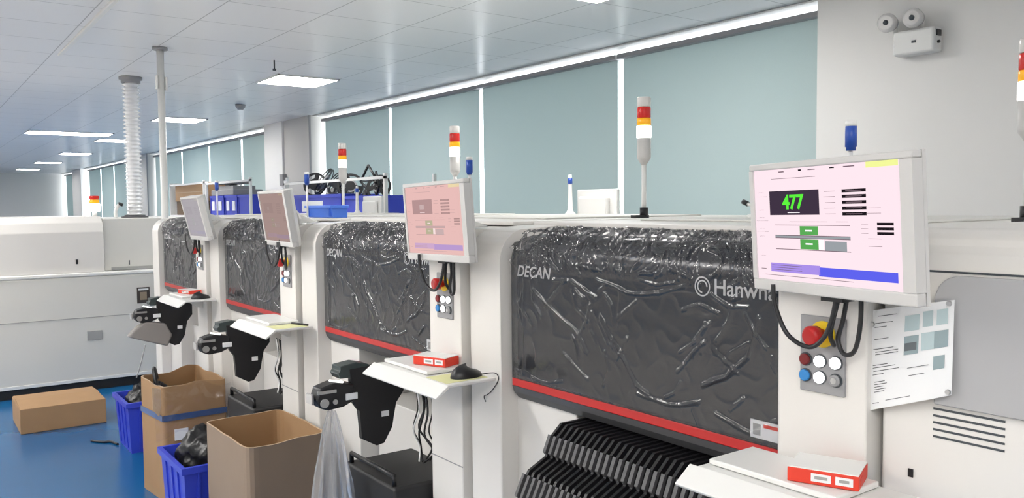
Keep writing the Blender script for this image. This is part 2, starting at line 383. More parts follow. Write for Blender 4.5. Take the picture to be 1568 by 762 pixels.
def build_machine():
    root = thing('pick_and_place_machine', (1.46, 1.55, 0), 'x', 'machine')
    # body
    mb = MB()
    cheek = [(1.47, .02), (1.47, 1.385)]+[(1.57-.10*math.cos(a), 1.385+.10*math.sin(a)) for a in (math.radians(v) for v in range(9, 91, 9))]+[(1.70, 1.492), (3.2, 1.492), (3.2, .02)]
    mb.prism(cheek, 1, 2.07, 2.238, white, bev=.009)
    mb.box(1.535, 1.95, 1.79, 2.075, .02, .972, white, .004)
    core = [(1.52, 1.0), (1.52, 1.385)]+[(1.595-.07*math.cos(a), 1.385+.078*math.sin(a)) for a in (math.radians(v) for v in range(9, 91, 9))]+[(1.64, 1.468), (1.70, 1.484), (3.2, 1.484), (3.2, 1.0)]
    mb.prism(core, 1, 1.04, 2.072, white)
    mb.box(1.95, 3.2, .85, 2.075, .02, 1.0, white)
    body = mb.build('body', None, root)
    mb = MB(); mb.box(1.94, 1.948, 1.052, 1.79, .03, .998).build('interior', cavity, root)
    MB().box(1.70, 3.16, .90, 2.20, 1.488, 1.503, bev=.005).build('top_cover', white, root)
    MB().box(2.0, 2.9, 1.10, 2.0, 1.503, 1.510, bev=.003).build('top_hatch', white2, root)
    # pillar with controls
    mb = MB(); pil = [(1.45, .02), (1.45, 1.42)]+[(1.51-.06*math.cos(a), 1.42+.06*math.sin(a)) for a in (math.radians(v) for v in range(15, 91, 15))]+[(1.75, 1.485), (1.94, 1.485), (1.94, .02)]
    mb.prism(pil, 1, .853, 1.05, white, bev=.006); mb.box(1.4485, 1.4505, .853, 1.05, .70, .7035, grey)
    mb.build('control_pillar', None, root)
    # hood shell
    def f(u, v, off=.0):
        x, z, *_ = hp_at(v, off); return (x, HY0+(ymax_at(v)-HY0)*u, z)
    mb = MB(); mb.grid(lambda u, v: f(u, v), 24, 40); h = mb.build('hood', hoodm, root)
    so = h.modifiers.new('Solidify', 'SOLIDIFY'); so.thickness = .004; so.offset = -1
    # logo lettering on the hood
    mb = MB()
    text_geo(mb, 'DECAN', .046, (1.4992, 2.022, 1.345), (0, -1, 0), (0, 0, 1), textm, .0004, shear=.25, bold=.0007, sx=1.02)
    text_geo(mb, 'Hanwha', .052, (1.4992, 1.262, 1.350), (0, -1, 0), (0, 0, 1), textm, .0004, bold=.0004)
    for r0 in (.020, .012):
        for k in range(24):
            if r0 < .015 and k > 17: continue
            a0, a1 = (2*math.pi*j/24 for j in (k, k+1))
            P = [(1.4985, 1.295-r*math.cos(a), 1.366+r*math.sin(a)) for r, a in ((r0, a0), (r0, a1), (r0+.0035, a1), (r0+.0035, a0))]
            mb._add(P, [(0, 1, 2, 3)], textm)
    mb.build('lettering', None, h)
    mb = MB(); mb.box(1.497, 1.4995, 1.06, 1.155, 1.043, 1.083, paper); mb.box(1.4965, 1.498, 1.066, 1.12, 1.069, 1.077, redbox); mb.box(1.4965,1.498,1.128,1.148,1.05,1.075,label)
    mb.build('warning_label', None, h)
    MB().box(1.499, 1.53, HY0, HY1, 1.004, 1.029, bev=.003).build('red_trim', redm, root)
    MB().prism([(1.50, 1.004), (1.506, .985), (1.525, .962), (1.62, .962), (1.62, 1.004)], 1, HY0, HY1).build('lower_lip', lipg, root)
    # protective film on the hood
    cre = [([(1.93,1.31),(1.86,1.27),(1.74,1.21),(1.70,1.16)],.006), ([(1.64,1.26),(1.585,1.20),(1.54,1.14),(1.50,1.10),(1.46,1.085)],.008), ([(1.13,1.31),(1.16,1.22),(1.22,1.16),(1.29,1.13)],.008),
           ([(1.84,1.35),(1.75,1.34),(1.66,1.31)],.005), ([(1.66,1.36),(1.55,1.33),(1.43,1.335),(1.35,1.36)],.006), ([(1.80,1.14),(1.74,1.11),(1.69,1.085)],.005),
           ([(1.50,1.08),(1.40,1.07),(1.30,1.09)],.005), ([(1.98,1.38),(1.98,1.2),(1.985,1.05)],.004), ([(1.36,1.30),(1.30,1.32),(1.24,1.31)],.004), ([(1.25,1.07),(1.15,1.05),(1.09,1.09)],.005),
           ([(1.63,1.32),(1.60,1.29),(1.585,1.25)],.005), ([(1.19,1.35),(1.21,1.30),(1.25,1.24)],.004), ([(2.02,1.06),(1.9,1.045),(1.8,1.055)],.003)]
    rr = random.Random(11)
    for _ in range(46):
        y = rr.uniform(1.08, 2.03); z = 1.02+.38*rr.random()**.45; a = rr.uniform(-.9, .9) if z < 1.33 else rr.uniform(-1.5, 1.5); l = rr.uniform(.02, .075); b = a+rr.uniform(-.6, .6)
        cre.append(([(y, z), (y+l*math.sin(a), z-l*math.cos(a)*.8), (y+l*math.sin(a)+l*math.sin(b), z-l*math.cos(a)*.8-l*math.cos(b)*.7)], rr.uniform(.002, .006)))
    def segd(p, a, b):
        ax, ay = b[0]-a[0], b[1]-a[1]; t = max(0, min(1, ((p[0]-a[0])*ax+(p[1]-a[1])*ay)/(ax*ax+ay*ay)))
        return math.hypot(p[0]-a[0]-ax*t, p[1]-a[1]-ay*t)
    def ff(u, v):
        x, z, d, L = hp_at(v*.985+.005, 0); y = HY0+.004+(ymax_at(v)-HY0-.008)*u
        top = max(0, min(1, (d-.335)/.05))
        p = Vector((y*9, d*9, 0)); wob = noise.noise_vector(p)*.012
        q = (y+wob.x, z+wob.y if z < 1.38 else z)
        h = .0045
        for pl, am in cre:
            mn = min(segd(q, a, b) for a, b in zip(pl, pl[1:]))
            if mn < .025: h += .8*am*math.exp(-(mn/.0045)**2)
        n1 = 1-abs(noise.noise(Vector((y*14, d*14, 3.1))))*2; h += .0014*max(0, n1)**6
        n2 = 1-abs(noise.noise(Vector((y*62+5*noise.noise(Vector((y*9, d*9, 7))), d*20, 9.1))))*2; h += top*.018*max(0, n2)**2
        n3 = noise.noise(Vector((y*30+d*22, d*30, 1.1))); h += top*.006*abs(n3)
        low = max(0, 1-d/.03); h += low*.006*max(0, noise.noise(Vector((y*40, d*25, 5))))
        x, z, *_ = hp_at(v*.985+.005, h); return (x, y, z)
    MB().grid(ff, 420, 200).build('protective_film', film, root, recalc=True)
    # loose red film edge hanging below
    # controls
    pb = MB().box(1.444, 1.452, .896, .994, 1.184, 1.336, bev=.002).build('button_panel', grey, root)
    pb['label'] = 'grey control button panel'
    MB().cyl((1.445, .942, 1.302), (1.439, .942, 1.302), .026, n=28).build('yellow_plate', yellow, pb)
    MB().lathe((1.44, .942, 1.302), (1.402, .948, 1.300), [(0,.011),(.35,.012),(.4,.019),(.85,.0205),(1,.015)], redm, 24).build('emergency_stop', None, pb)
    for yy, zz, mm in ((.980,1.248,mat('dark_red_button',(.18,.01,.012),.35)), (.9475,1.248,btnon), (.9135,1.249,btnon), (.980,1.216,mat('blue_button',(.03,.22,.55),.35)), (.9475,1.216,btnon), (.9135,1.215,grey)):
        b = MB().cyl((1.445, yy, zz), (1.441, yy, zz), .0135, ink, 24); b.lathe((1.441, yy, zz), (1.435, yy, zz), [(0,.0115),(.7,.0115),(1,.009)], mm, 24)
        b.build('button', None, pb)
    MB().cyl((1.435,.9135,1.215),(1.4335,.9135,1.215),.006,steel,16).build('key_lock', None, pb)
    # keyboard tray with drooping front flap
    mb = MB(); mb.box(1.275, 1.452, .662, 1.115, 1.020, 1.030, trimw, .003)
    mb.prism([(1.277, 1.030), (1.232, .998), (1.236, .992), (1.281, 1.022)], 1, .655, 1.135, trimw, bev=.0015)
    mb.build('keyboard_tray', None, root)
    MB().prism([(1.449, 1.019), (1.449, .95), (1.435, .95), (1.33, 1.015), (1.33, 1.0199)], 1, .93, .95).build('tray_bracket', trimw, root)
    # monitor arm
    MB().prism([(1.50, 1.484), (1.44, 1.50), (1.40, 1.545), (1.42, 1.56), (1.47, 1.535), (1.60, 1.487)], 1, .90, .955, bev=.004).build('monitor_arm', trimw, root)
    MB().prism([(.95, 1.48), (.95, 1.548), (.91, 1.545), (.88, 1.53), (.855, 1.505), (.855, 1.48)], 0, 1.478, 1.488, bev=.002).build('arm_gusset', trimw, root)
    # front blue tipped aerial pole
    p = MB().cyl((1.56, .960, 1.482), (1.56, .960, 1.666), .0045, trimw).build('antenna_pole', None, root)
    MB().lathe((1.56, .960, 1.664), (1.56, .960, 1.722), [(0,.0095),(.12,.0095),(.13,.0115),(.85,.0115),(.86,.010),(1,.009)], bluec, 20).build('blue_cap', None, p)
    MB().lathe((1.56, .960, 1.713), (1.56, .960, 1.724), [(0,.0116),(1,.0105)], trimw, 20).build('pole_tip', None, p)
    # signal tower
    X, Y = 2.40, .967
    st = MB().cyl((X, Y, 1.51), (X, Y, 1.72), .0095, trimw, 16).lathe((X, Y, 1.715), (X, Y, 1.821), [(0,.010),(.24,.027),(.3,.0275),(1,.0275)], bezel, 24).build('signal_tower', None, root)
    MB().box(X-.06, X+.015, Y-.014, Y+.014, 1.503, 1.515, black).cyl((X, Y, 1.51), (X, Y, 1.545), .017, black).build('tower_foot', None, st)
    for z0, z1, mm, nm, rr in ((1.821,1.871,whiteon,'white_lens',.0295),(1.872,1.900,yellens,'amber_lens',.0282),(1.901,1.944,redlens,'red_lens',.0275),(1.945,1.983,clearp,'clear_cap',.0275)):
        MB().lathe((X, Y, z0), (X, Y, z1), [(0,rr-.002),(.08,rr),(.92,rr),(1,rr-.002)], mm, 24).build(nm, None, st)
    return root
M = []
mlab = ['nearest white placement machine with large smoked hood under wrinkled film, lettering clearly readable',
        'second nearest white placement machine, red-and-white box on its tray',
        'third white placement machine, light blue crate on its top and yellow strip on its tray',
        'farthest white placement machine in the row, next to the thin ceiling pole']
for k in range(4):
    o = build_machine() if k == 0 else copy_tree(M[0])
    if k: o.location.y += PITCH*k
    tag(o, mlab[k], 'machine', 'row of placement machines'); M.append(o)
# what the copies have and the nearest does not: a closed lower panel
for k in (1, 2, 3):
    y = PITCH*k
    mb = MB(); mb.box(1.62, 1.94, 1.052+y, 1.789+y, .02, .74, white, .004)
    o = mb.build('lower_panel', None, None, (0, 0, 0)); o.parent = M[k]; o.location = -M[k].location

# ------------------------------------------------------------------ monitors
def screen_mats(tagn, bgc, tint, s):
    def C(c, k=1): return glow('%s_%s' % (tagn, k), tuple(v for v in c), s)
    mixc = lambda c: tuple(a*(1-tint)+b*tint for a, b in zip(c, bgc))
    return dict(bg=C(bgc, 'bg'), dark=C(mixc(s2l(62, 50, 66)), 'dark'), green=C(mixc(s2l(90, 235, 60)), 'digit'), gbox=C(mixc(s2l(88, 165, 85)), 'gbox'),
                black=C(mixc(s2l(30, 25, 30)), 'black'), line=C(mixc(s2l(120, 100, 110)), 'line'), grey=C(mixc(s2l(150, 155, 160)), 'grey'),
                lil=C(mixc(s2l(165, 140, 225)), 'lilac'), blue=C(mixc(s2l(92, 96, 230)), 'blue'), yel=C(mixc(s2l(235, 240, 150)), 'yellow'), white=C(mixc((1, .97, 1)), 'white'))
WM, HM = .4115, .2551
def monitor(k, x, y, z, yaw, tilt, roll, lb, pal, dx=.06):
    t = thing('monitor', (x, y, z), lb, 'monitor', 'operator monitors on the machine pillars', local=True)
    a, ti, r = (math.radians(v) for v in (yaw, tilt, roll))
    u = Vector((math.sin(a), -math.cos(a), 0)); n = Vector((-math.cos(a), -math.sin(a), 0))
    v = Vector((0, 0, 1))*math.cos(ti)+n*math.sin(ti); nn = u.cross(v)
    u2 = u*math.cos(r)+v*math.sin(r); v2 = -u*math.sin(r)+v*math.cos(r)
    R = Matrix((u2, v2, nn)).transposed()       # local x = right, y = up, z = towards the viewer
    t.rotation_euler = R.to_euler()
    hw, hh = WM/2, HM/2; l, ri, tp, bt = .012, .026, .013, .023
    mb = MB(); sx0, sx1, sy0, sy1 = -hw+l, hw-ri, -hh+bt, hh-tp
    # bezel frame from four bars + recessed back
    mb.box(-hw, hw, sy1, hh, -.022, 0, bezel, .003); mb.box(-hw, hw, -hh, sy0, -.022, 0, bezel, .003)
    mb.box(-hw, sx0, sy0, sy1, -.022, 0, bezel); mb.box(sx1, hw, sy0, sy1, -.022, 0, bezel)
    mb.build('bezel', None, t)
    mb = MB(); P = [(-hw, -.0225), (hw, -.0225), (hw, -.03), (hw-.05, -.058), (-hw+.05, -.058), (-hw, -.03)]
    mb.prism([(p[0], p[1]) for p in P], 1, -hh, hh, bezel)   # prism along y uses (x,z)
    mb.build('back_housing', None, t)
    sc = MB().box(sx0, sx1, sy0, sy1, -.012, -.004).build('screen', pal['bg'], t)
    W, H = sx1-sx0, sy1-sy0
    mb = MB()
    def R_(s0, s1, t0, t1, mm, z=0):
        mb.box(sx0+W*s0, sx0+W*s1, sy1-H*t1, sy1-H*t0, -.0039, -.0034+z, pal[mm])
    R_(.12, .49, .195, .41, 'dark'); R_(.80, .985, .0, .045, 'yel'); R_(0, .07, .04, .9, 'bg')
    for q in (.205, .25, .298, .345, .392): R_(.645, .795, q, q+.026, 'black'); R_(.52+.02*random.random(), .60, q+.01, q+.014, 'line'); R_(.67, .77, q+.01, q+.016, 'line', .0003)
    for q in (.475, .512, .548): R_(.855, .95, q, q+.022, 'black'); R_(.76, .80, q+.01, q+.014, 'line')
    for q in (.36, .40, .60, .66): R_(.80, .88, q, q+.003, 'line')
    R_(.155, .69, .497, .503, 'line'); R_(.155, .69, .588, .594, 'line'); R_(.155, .69, .594, .612, 'grey'); R_(.155, .69, .612, .618, 'line'); R_(.155, .69, .712, .718, 'line')
    R_(.345, .475, .508, .585, 'gbox'); R_(.345, .475, .622, .708, 'gbox'); R_(.52, .665, .632, .712, 'grey'); R_(.478, .512, .622, .708, 'white')
    R_(.27, .54, .468, .472, 'line'); R_(.60, .68, .468, .472, 'line')
    R_(.385, .435, .54, .553, 'white', .0004); R_(.385, .435, .655, .668, 'white', .0004)
    R_(.11, .48, .845, .925, 'lil'); R_(.47, .965, .857, .935, 'blue')
    for q in (.862, .882, .902): R_(.12, .35, q, q+.004, 'line', .0004)
    R_(.14, .47, .083, .087, 'line'); R_(.20, .24, .02, .03, 'line'); R_(.35, .37, .015, .03, 'black'); R_(.42, .47, .02, .028, 'line'); R_(.57, .60, .018, .028, 'black'); R_(.66, .73, .018, .027, 'line')
    for q in (.2, .36, .43, .53, .6, .78, .9): R_(.03, .07, q, q+.006, 'line')
    for q in (.24, .46, .56): R_(.005, .10, q, q+.002, 'line')
    R_(.26, .35, .385, .392, 'white', .0004); R_(.06, .7, .955, .959, 'line')
    if k: R_(.26, .34, .27, .34, 'grey', .0004)
    else: text_geo(mb, '477', H*.175, (sx0+W*.225, sy1-H*.355, -.0033), (1, 0, 0), (0, 1, 0), pal['green'], .0003, bold=.0011, sx=1.0)
    mb.build('screen_graphics', None, sc)
    return t
pals = [screen_mats('near_screen', s2l(246, 224, 232), 0, 1.0), screen_mats('second_screen', s2l(228, 186, 182), .55, .95),
        screen_mats('third_screen', s2l(160, 137, 132), .9, 1.0), screen_mats('far_screen', s2l(168, 163, 168), .93, 1.0)]  # slanted-view dimming of the same panels put into their screen colours
MP = [(1.361, .892, 1.512, -14.6, 3.0, .8), (1.366, 2.286, 1.509, -2.8, 3.6, 1.0), (1.371, 3.711, 1.507, -3.9, 8.5, 0), (1.351, 4.944, 1.497, -1.9, 13, .4)]
ml = ['largest nearest monitor showing 477 in green digits', 'second monitor with dim pink screen and dark square at its upper left', 'third monitor seen at a slant with brownish dark screen', 'smallest farthest monitor at a steep slant with dull grey screen']
for k, p in enumerate(MP): monitor(k, *p, ml[k], pals[k])
# cables hanging from each monitor over the buttons
def P_(k, x, y, z): return (x, y+PITCH*k, z)
for k in range(4):
    root = M[k]
    dy = (0, -.025, 0, -.03)[k]
    for pts in ([(1.37,1.005,1.40),(1.37,1.00,1.36),(1.375,.975,1.305),(1.38,.93,1.285),(1.385,.90,1.31),(1.39,.885,1.36),(1.39,.88,1.41)],
                [(1.40,.875,1.41),(1.40,.888,1.36),(1.41,.905,1.31),(1.43,.91,1.285)],
                [(1.40,.838,1.41),(1.40,.838,1.34),(1.41,.855,1.285),(1.415,.88,1.275),(1.42,.895,1.30),(1.42,.885,1.34),(1.41,.872,1.38)]):
        o = MB().tube([P_(k, x, y+dy, z) for x, y, z in pts], .0045 if k == 0 else .005, black).build('monitor_cable', None, None)
        o.parent = root; o.location = -root.location
    o = MB().box(1.385, 1.425, .865+PITCH*k+dy, .91+PITCH*k+dy, 1.375, 1.40, black).build('cable_clamp', None, None); o.parent = root; o.location = -root.location

# rear monitors with slim blue-tipped poles
rl = {1: 'white back of a rear monitor standing behind the second machine', 2: 'rear monitor hidden behind the second screen', 3: 'white back of a rear monitor beside the black reels', 0: 'rear monitor hidden behind the nearest screen'}
for k in (1, 3):
    yc = 3.575+PITCH*(k-1)+(.02 if k == 3 else 0)
    t = thing('rear_monitor', (3.22, yc, 1.493), rl[k], 'monitor', 'rear side monitors')
    MB().box(3.225, 3.25, yc-.17, yc+.17, 1.45, 1.645, bev=.006).build('bezel', trimw, t)
    MB().box(3.195, 3.225, yc-.115, yc+.13, 1.46, 1.605, bev=.012).build('back_housing', trimw, t)
    MB().box(3.2505, 3.252, yc-.15, yc+.15, 1.47, 1.63).build('screen', pals[2]['bg'], t)
    MB().prism([(3.19, 1.492), (3.21, 1.492), (3.23, 1.46), (3.19, 1.46)], 1, yc-.25, yc+.26).build('support', trimw, t)
    t = thing('slim_pole', (3.17, yc+.168, 1.493), 'slim white pole with a small blue sleeve beside the rear monitor of the %s machine' % ('second' if k == 1 else 'far'), 'pole', 'slim rear poles')
    MB().lathe((3.17, yc+.168, 1.492), (3.17, yc+.168, 1.735), [(0,.045),(.10,.022),(.15,.016),(.6,.012),(.9,.012),(1,.009)], trimw, 14).build('pole', None, t)
    MB().cyl((3.17, yc+.168, 1.68), (3.17, yc+.168, 1.713), .014, bluec).build('blue_sleeve', None, t)
# small white and black fitting on the near machine top, by the big screen
t = thing('hinge_clip', (2.35, 1.83, 1.51), 'small white clip with black end on the near machine top, left of the big monitor', 'clip')
MB().tube([(2.35, 1.80, 1.512), (2.35, 1.79, 1.54), (2.35, 1.83, 1.556)], .006, trimw).box(2.33,2.37,1.785,1.815,1.5105,1.520,trimw).build('clip_arm', None, t)
MB().cyl((2.35, 1.83, 1.556), (2.35, 1.85, 1.564), .009, black).build('clip_end', None, t)

# ------------------------------------------------------------------ machine at the right edge (different body)
t = thing('end_machine', (1.5, .3, 0), 'white end machine at the right edge, with vent slots and a paper notice on it', 'machine')
prof = [(1.475, .02), (1.475, 1.475), (1.49, 1.50), (1.52, 1.512), (3.2, 1.512), (3.2, .02)]
MB().prism(prof, 1, -.75, .838, bev=.008).build('body', white, t)
MB().box(1.4735, 1.476, -.7, .80, 1.434, 1.4375).build('panel_seam', ink, t)
hp = [(.735, 1.20)]+[(.735-.04+.04*math.cos(a), 1.39+.04*math.sin(a)) for a in (math.radians(v) for v in range(0, 91, 15))]+[(-.5, 1.43), (-.5, 1.20)]
MB().prism(hp, 0, 1.462, 1.476, bev=.003).build('window_cover', mat('cover_grey', (.42, .42, .43), .35), t)
for j in range(5):
    z = 1.19-j*.0125
    MB().box(1.4735, 1.4765, .62, .740, z-.0018, z+.0018).build('vent_slot', ink, t)
MB().box(1.472, 1.476, .775, .784, 1.055, 1.07).build('latch', black, t)
# paper notice, curling
t = thing('paper_notice', (1.46, .78, 1.16), 'printed paper notice with small pictures taped to the white end machine', 'paper notice')
def pf(u, v, off=0):
    y = .857-.160*u; z = (1.165+.19*v)+(.060*u*(1-v))+.035*u*v
    x = 1.4715-.0045-.010*math.sin(u*3.0)*(1-.5*v)-.004*(1-v)-(.012*u if u > .7 else .0084*u)
    return (x-off, y, z)
MB().grid(pf, 16, 16).build('sheet', paper, t)
mb = MB()
def pbox(u0, u1, v0, v1, mm, off=.0012):
    V = [pf(u0, v0, off), pf(u1, v0, off), pf(u1, v1, off), pf(u0, v1, off)]; mb._add(V, [(0, 1, 2, 3)], mm)
pic = mat('picture_grey', (.28, .36, .38), .5); pic2 = mat('picture_teal', (.45, .56, .58), .5)
pbox(.45, .62, .74, .90, pic2); pbox(.66, .78, .76, .92, pic2); pbox(.82, .94, .76, .92, pic2)
pbox(.45, .62, .50, .69, pic); pbox(.65, .80, .52, .70, pic2); pbox(.80, .95, .52, .70, pic); pbox(.46,.60,.54,.62,mat('picture_dark',(.12,.14,.15),.5),.0018)
pbox(.80, .92, .30, .44, pic)
for q, a, b in ((.93,.1,.35),(.86,.06,.30),(.82,.06,.22),(.70,.06,.25),(.60,.05,.32),(.57,.08,.38),(.545,.08,.38),(.44,.05,.25),(.415,.05,.35),(.38,.06,.40),(.345,.05,.2),(.27,.08,.22),(.245,.08,.25),(.22,.08,.2),(.195,.08,.24),(.17,.08,.22),(.06,.06,.15),(.07,.24,.55),(.36,.5,.75),(.28,.52,.7)):
    pbox(a, b, q, q+.006, ink)
mb.build('print', None, t)
for u, v in ((.03, .86), (.97, .04), (.95, .97)):
    a = pf(u, v, .002); MB().lathe(a, (a[0]-.004, a[1], a[2]), [(0,.005),(1,.004)], steel).build('magnet', None, t)

# ------------------------------------------------------------------ on the trays
def rot_box(cx, cy, z0, wx, wy, h, deg, name, lb, top=trimw):
    t = thing(name, (cx, cy, z0), lb, 'box', 'red and white boxes on the trays', local=True); t.rotation_euler = (0, 0, math.radians(deg))
    MB().box(-wx/2, wx/2, -wy/2, wy/2, 0, h-.0015, bev=.0015).build('carton', redbox, t)
    MB().box(-wx/2+.001, wx/2-.001, -wy/2+.001, wy/2-.001, h-.0014, h+.001).build('lid', top, t)
    mb = MB()
    for a, b in ((-.42, -.18), (-.12, .16)): mb.box(-wx/2-.0008, -wx/2, wy*a, wy*b, h*.22, h*.75, paper); mb.box(-wx/2-.0012, -wx/2-.0007, wy*(a+.05), wy*(b-.05), h*.4, h*.6, label)
    mb.box(-wx*.4, -wx*.1, -wy/2-.0008, -wy/2, h*.3, h*.7, redbox)
    mb.build('printed_label', None, t)
    return t
def plate(k, y0, y1, x0, x1, lb):
    o = MB().box(x0, x1, y0, y1, 1.0312, 1.043, trimw, .003).build('keyboard_cover', None, None, ((x0+x1)/2, (y0+y1)/2, 1.0312)); tag(o, lb, 'cover plate', 'flat white plates on the trays')
plate(1, 2.23, 2.515, 1.30, 1.44, 'flat white plate under the red box on the second machine tray')
plate(2, 3.62, 3.925, 1.30, 1.44, 'flat white plate on the third machine tray beside yellow strip')
plate(3, 5.05, 5.335, 1.30, 1.44, 'flat white plate on the farthest machine tray')
plate(0, .82, 1.105, 1.30, 1.44, 'flat white plate on the nearest machine tray')
rot_box(1.385, 2.315, 1.044, .075, .13, .03, 22, 'component_box', 'small red and white box on the second machine tray, next to the mouse')
rot_box(1.375, .885, 1.044, .095, .125, .028, 22, 'component_box', 'red box with pale lid on the nearest machine tray, below the button panel')
rot_box(1.385, 5.20, 1.044, .08, .13, .022, 15, 'component_box', 'small red and white box on the farthest machine tray')
for k, lb in ((1, 'yellow paper slip under the mouse on the second machine tray'), (2, 'yellow paper strip lying on the third machine tray')):
    y0 = 2.09 if k == 1 else 3.49
    tag(MB().box(1.285, 1.435, y0, y0+.12, 1.0303, 1.0309).build('yellow_slip', yellowp, None, (1.36, y0+.06, 1.03)), lb, 'paper slip', 'yellow slips on the trays')
def mouse(y, lb, x=1.385, cable=True):
    t = thing('computer_mouse', (x, y, 1.031), lb, 'mouse', 'black computer mice on the trays')
    def fn(u, v):
        a = 2*math.pi*u; b = math.pi/2*v; c = math.cos(b)
        return (x+.055*math.cos(a)*c*1.0, y+.033*math.sin(a)*c, 1.0315+.034*math.sin(b)*(1-.25*math.cos(a)))
    MB().grid(fn, 28, 10).build('shell', black, t)
    MB().cyl((x-.028, y-.003, 1.053), (x-.028, y+.003, 1.053), .008, grey).build('scroll_wheel', None, t)
    if cable: MB().tube([(x+.05, y-.01, 1.035), (1.462, y-.045, 1.04), (1.467, y-.055, 1.02), (1.462, y-.03, .985), (1.464, y+.0, .965), (1.464, y+.02, .955), (1.463, y+.01, .94)], .0016, black).build('cable', None, t)
mouse(2.135, 'black computer mouse on the second machine tray, cable dangling behind')
mouse(4.97, 'black computer mouse on the farthest machine tray', cable=False)
tag(MB().cyl((1.40, 3.60, 1.0365), (1.43, 3.49, 1.0365), .0045).build('marker_pen', black, None, (1.4, 3.55, 1.03)), 'dark pen lying on the yellow strip of the third machine tray', 'pen')

# ------------------------------------------------------------------ feeder unit with black reel plate (second, third, farthest machine)
silver = mat('silver_part', (.55, .55, .55), .3, metal=.8)
def feeder(k, lb):
    y = 2.74+PITCH*(k-1)
    t = thing('tape_feeder', (1.30, y, .70), lb, 'feeder', 'tape feeders with black reel plates')
    MB().prism([(1.27, .975), (1.44, .985), (1.49, .96), (1.49, .87), (1.455, .83), (1.44, .74), (1.405, .685), (1.375, .68), (1.315, .715), (1.31, .82), (1.285, .85)], 1, y-.012, y+.012, bev=.002).build('reel_plate', black, t)
    hd = MB().prism([(1.135, .885), (1.15, .925), (1.205, .940), (1.28, .925), (1.29, .87), (1.24, .848), (1.18, .843), (1.15, .855)], 1, y-.03, y+.035, bev=.006).build('feeder_head', black, t)
    mb = MB(); mb.box(1.14, 1.21, y-.034, y-.029, .905, .916, silver); mb.cyl((1.165, y-.030, .872), (1.165, y-.036, .872), .016, silver); mb.cyl((1.205, y-.03, .872), (1.205, y-.036, .872), .009, silver)
    mb.box(1.122, 1.13, y-.02, y+.03, .87, .905, silver); mb.build('metal_fittings', None, hd)
    MB().obox((1.215, y-.02, .942), (.050, 0, -.012), (0, .008, 0), (.001, 0, .006), whiteon).build('indicator_light', None, hd)
    MB().box(1.245, 1.29, y-.036, y-.031, .872, .895, bev=.001).build('white_label', paper, hd)
    MB().prism([(1.235, .945), (1.225, .965), (1.24, .972), (1.235, .99), (1.30, .998), (1.35, .985), (1.355, .955), (1.28, .945)], 1, y-.01, y+.06, bev=.003).build('upper_housing', mat('green_grey', (.04, .055, .055), .35), t)
    MB().box(1.395, 1.425, y-.0145, y-.0122, .785, .805).build('plate_label', paper, t)
    return t
feeder(1, 'black tape feeder hanging under the second machine tray with white labels')
feeder(2, 'black tape feeder under the third machine tray')
feeder(3, 'small far black tape feeder under the farthest machine tray')
# clear waste bag under the second feeder
def bag(cx, cy, zt, zb, r, name, lb, mm):
    def fn(u, v):
        a = 2*math.pi*u; rr = (.012+(r-.012)*v**.8)*(1+.22*math.sin(7*a+2*v)+.12*noise.noise(Vector((u*9, v*4, cx))))
        return (cx+rr*math.cos(a), cy+rr*math.sin(a)*.8, zt+(zb-zt)*v)
    o = MB().grid(fn, 48, 16).build(name, mm, None, (cx, cy, zb)); tag(o, lb, 'bag', 'clear waste bags'); return o
bag(1.205, 2.74, .835, .40, .085, 'waste_bag', 'clear plastic waste bag hanging below the feeder of the second machine', bagclear)
t = thing('cloth_flap', (1.18, 5.56, .68), 'grey-brown cloth pouch hanging under the farthest feeder', 'pouch')
MB().prism([(1.20, .85), (1.32, .83), (1.36, .75), (1.33, .68), (1.10, .76), (1.13, .80)], 1, 5.53, 5.60, bev=.01).build('pouch', taupe, t)
tag(MB().tube([(1.2, 5.56, .70), (1.16, 5.50, .60), (1.12, 5.45, .52)], .004, grey).build('pouch_cord', None, None, (1.14, 5.5, .52)), 'thin cord hanging down beside the grey-brown pouch', 'cord')
# hanging cables in the machine openings
for k in (1, 2):
    for j in range(6):
        y = 2.66+PITCH*(k-1)-j*.018; x = 1.50+.02*math.sin(j*2)
        pts = [(x, y, .90), (x+.005, y-.01, .82), (x-.01, y+.01*math.sin(j), .74), (x+.01, y-.04*math.sin(j*1.7)-.01, .68), (x-.01, y-.05+.02*j/2, .635)]
        o = MB().tube(pts, .004 if j % 2 else .003, black if j != 2 else paper).build('hanging_cable', None, None); o.parent = M[k]; o.location = -M[k].location
    z = .60; y0, y1 = 2.475+PITCH*(k-1), 2.87+PITCH*(k-1)
    t = thing('feeder_cart', (1.4, (y0+y1)/2, 0), 'black feeder cart standing under the %s machine' % ('second' if k == 1 else 'third'), 'cart', 'black feeder carts')
    MB().box(1.31, 1.60, y0, y1, .12, z, bev=.01).build('cart_body', blackm, t)
    MB().tube([(1.325, y0+.03, z), (1.325, y0+.03, z+.035), (1.325, y1-.03, z+.035), (1.325, y1-.03, z)], .009, black, sub=1).build('handle', None, t)
    for xx in (1.375, 1.54):
        for yy in (y0+.05, y1-.05): MB().cyl((xx, yy-.015, .06), (xx, yy+.015, .06), .06, blackm).build('caster', None, t)
